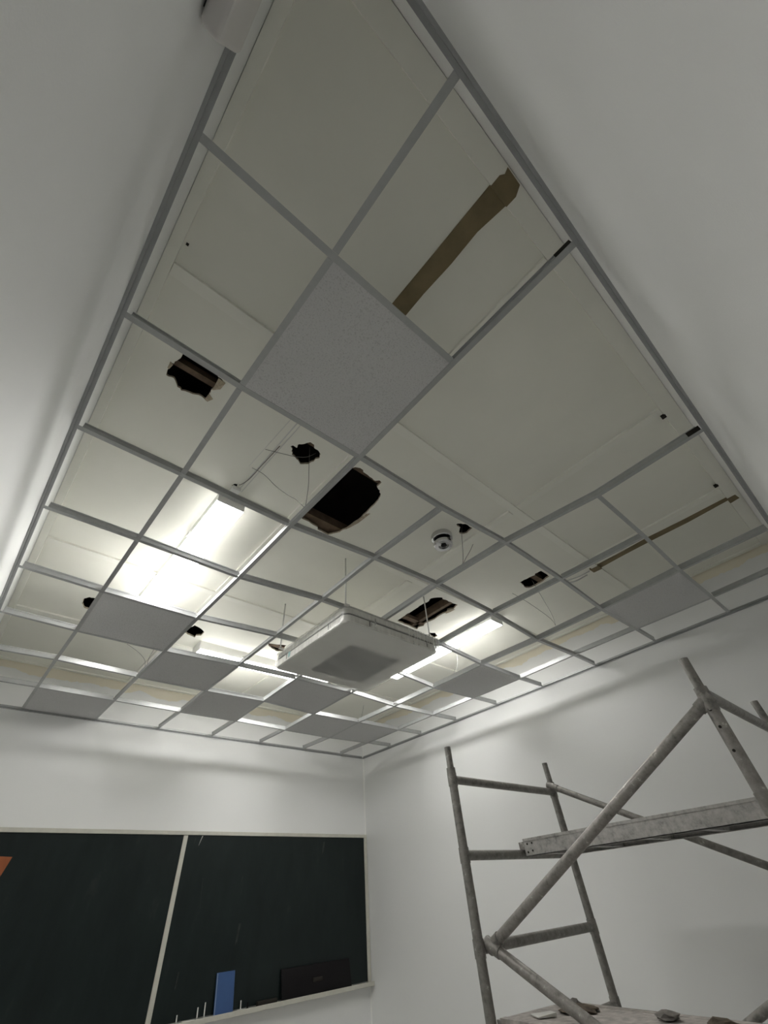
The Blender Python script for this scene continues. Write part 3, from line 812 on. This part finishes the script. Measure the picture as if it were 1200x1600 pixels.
for y in (SYA, SYB):
    for z in rungs:
        if y == SYB and z == -.998: z = -.955
        smooth_by_angle(MB().tube([(SX1, y, GZ + z), (SX2, y, GZ + z)], TR * .92, 14).build('rung', 'tube', sf), 50)
def brace(a, b, r, mat='tube2'):
    a, b = Vector(a), Vector(b)
    br = smooth_by_angle(MB().tube([a, b], r, 14).build('brace', mat, sf), 50)
    d = (b - a).normalized()
    for p, s in ((a, 1), (b, -1)):
        hk = MB().tube([p - d * s * .035, p + d * s * .05], r * 1.18, 14)
        h = smooth_by_angle(hk.build('brace_hook', 'tube', br), 50)
        h.matrix_parent_inverse = Matrix.Identity(4)
brace((SX1 + .045, 2.185, GZ - 1.725), (SX1 - .0, .725, GZ - .99), .0235)
brace((SX1 + .035, 2.19, GZ - 1.730), (SX1 + .035, .80, GZ - 2.44), .0235)
brace((SX2 - .03, SYA - .02, GZ - .965), (SX2 - .03, SYB + .06, GZ - 1.70), .0205, 'tube')
brace((SX2 - .03, SYA - .02, GZ - 2.42), (SX2 - .03, SYB + .06, GZ - 1.75), .0205, 'tube')
# bolt holes on the near post
for z in (-1.03, -1.10, -1.19):
    MB().tube([(SX1 - TR - .0015, SYB + .004, GZ + z), (SX1 - TR * .5, SYB + .004, GZ + z)], .008 if z > -1.06 else .006, 10).build('pin_hole', 'plug', sf)

# aluminium plank resting on the rungs
def plank(name, label, x0, x1, ya, yb, zb, zt, rot=0.0, deck='plankdark', rivets=True):
    cx, cy = (x0 + x1) / 2, (ya + yb) / 2
    e = empty(name, (0, 0, 0), label, 'plank')
    w, L = x1 - x0, ya - yb
    def b(mb, nm, mat, bev=.0):
        o = mb.build(nm, mat, e)
        if bev: bevel(o, bev, 1)
        return o
    for s in (-1, 1):
        xo = s * w / 2
        a0, a1 = sorted((xo, xo - s * .004)); f0, f1 = sorted((xo, xo - s * .030)); l0, l1 = sorted((xo + s * .006, xo - s * .03))
        mb = MB().box(a0, a1, -L / 2, L / 2, 0, zt - zb - .012)
        mb.box(f0, f1, -L / 2, L / 2, 0, .004)
        mb.box(l0, l1, -L / 2, L / 2, zt - zb - .014, zt - zb)
        b(mb, 'side_rail', 'plank')
        for q in (-1, 1):
            hb = MB().box(*sorted((xo - s * .01, xo - s * .05)), *sorted((q * L / 2, q * (L / 2 + .045))), .035, .075)
            hb.box(*sorted((xo - s * .01, xo - s * .05)), *sorted((q * (L / 2 + .030), q * (L / 2 + .045))), .010, .040)
            b(hb, 'hook', 'tube')
            if rivets:
                for (dy, dz) in ((.02, .02), (.055, .025), (.025, .06), (.06, .062)):
                    b(MB().tube([(xo + s * .0022, q * (L / 2 - dy), dz), (xo, q * (L / 2 - dy), dz)], .0055, 8), 'rivet', 'plug')
    b(MB().box(-w / 2 + .030, w / 2 - .030, -L / 2, L / 2, zt - zb - .013, zt - zb - .002), 'deck_board', deck)
    nb = 5
    for k in range(nb):
        y = -L / 2 + .10 + k * (L - .2) / (nb - 1)
        b(MB().box(-w / 2 + .004, w / 2 - .004, y - .02, y + .02, .004, .034), 'cross_bar', 'plank')
    e.rotation_euler = (0, 0, rot); e.location = (cx, cy, zb)
    for o in e.children: o.matrix_parent_inverse = Matrix.Identity(4)
    return e
plank('scaffold_plank', 'aluminium plank spanning the scaffold at the upper rungs', 3.30, 3.76, 2.205, .76, GZ - 1.383, GZ - 1.295)
# lower dusty deck, lying slightly askew
LDZ = GZ - 1.97
ld = plank('scaffold_plank', 'dusty lower scaffold plank littered with debris at the bottom edge', 2.74, 3.19, 2.17, .70, LDZ - .085, LDZ, rot=-.20, deck='dust', rivets=False)
ld.location = (2.90, 1.48, LDZ - .085)
for o in ld.children:
    if o.name.startswith('side_rail'):
        o.data.materials[0] = M['dust']

# debris on the lower deck
def lump(name, x, y, z, sx, sy, sz, mat, label, seed, cat='debris', flat=False):
    random.seed(seed)
    bm = bmesh.new(); bmesh.ops.create_icosphere(bm, subdivisions=2, radius=1.0)
    for vtx in bm.verts:
        k = 1 + random.uniform(-.28, .28)
        vtx.co = Vector((vtx.co.x * sx * k, vtx.co.y * sy * k, max(vtx.co.z, -.55) * sz * (1 + random.uniform(-.3, .3))))
    zmin = min(vv.co.z for vv in bm.verts)
    for vtx in bm.verts: vtx.co.z -= zmin
    me = bpy.data.meshes.new(name); bm.to_mesh(me); bm.free(); me.materials.append(M[mat])
    o = bpy.data.objects.new(name, me); COL.objects.link(o); o.location = (x, y, z)
    return tag(o, label, cat)
lump('rubble_lump', 3.06, 1.95, LDZ, .075, .10, .012, 'debris', 'dark brown crumbled rubble heap on the lower plank', 5)
lump('rubble_chunk', 3.14, 2.03, LDZ + .0, .04, .035, .016, 'rag', 'grey broken chunk beside the brown rubble heap', 8)
lump('plaster_chunk', 3.02, 1.52, LDZ, .045, .05, .016, 'rag', 'flat grey plaster chunk right of the rubble heap', 9)
lump('mortar_crumb', 2.97, 1.30, LDZ, .05, .055, .014, 'debris', 'small dark mortar crumb at the right end of the lower plank', 12)
chip = MB().hexa([(2.86, 2.05, LDZ + .001), (2.93, 2.00, LDZ + .001), (2.97, 2.06, LDZ + .001), (2.90, 2.12, LDZ + .001)], [(2.855, 2.05, LDZ + .006), (2.925, 1.995, LDZ + .014), (2.975, 2.06, LDZ + .010), (2.90, 2.125, LDZ + .007)])
item('paint_flake', chip, 'chalk', 'white curled paint flake on the left end of the lower plank', 'debris')
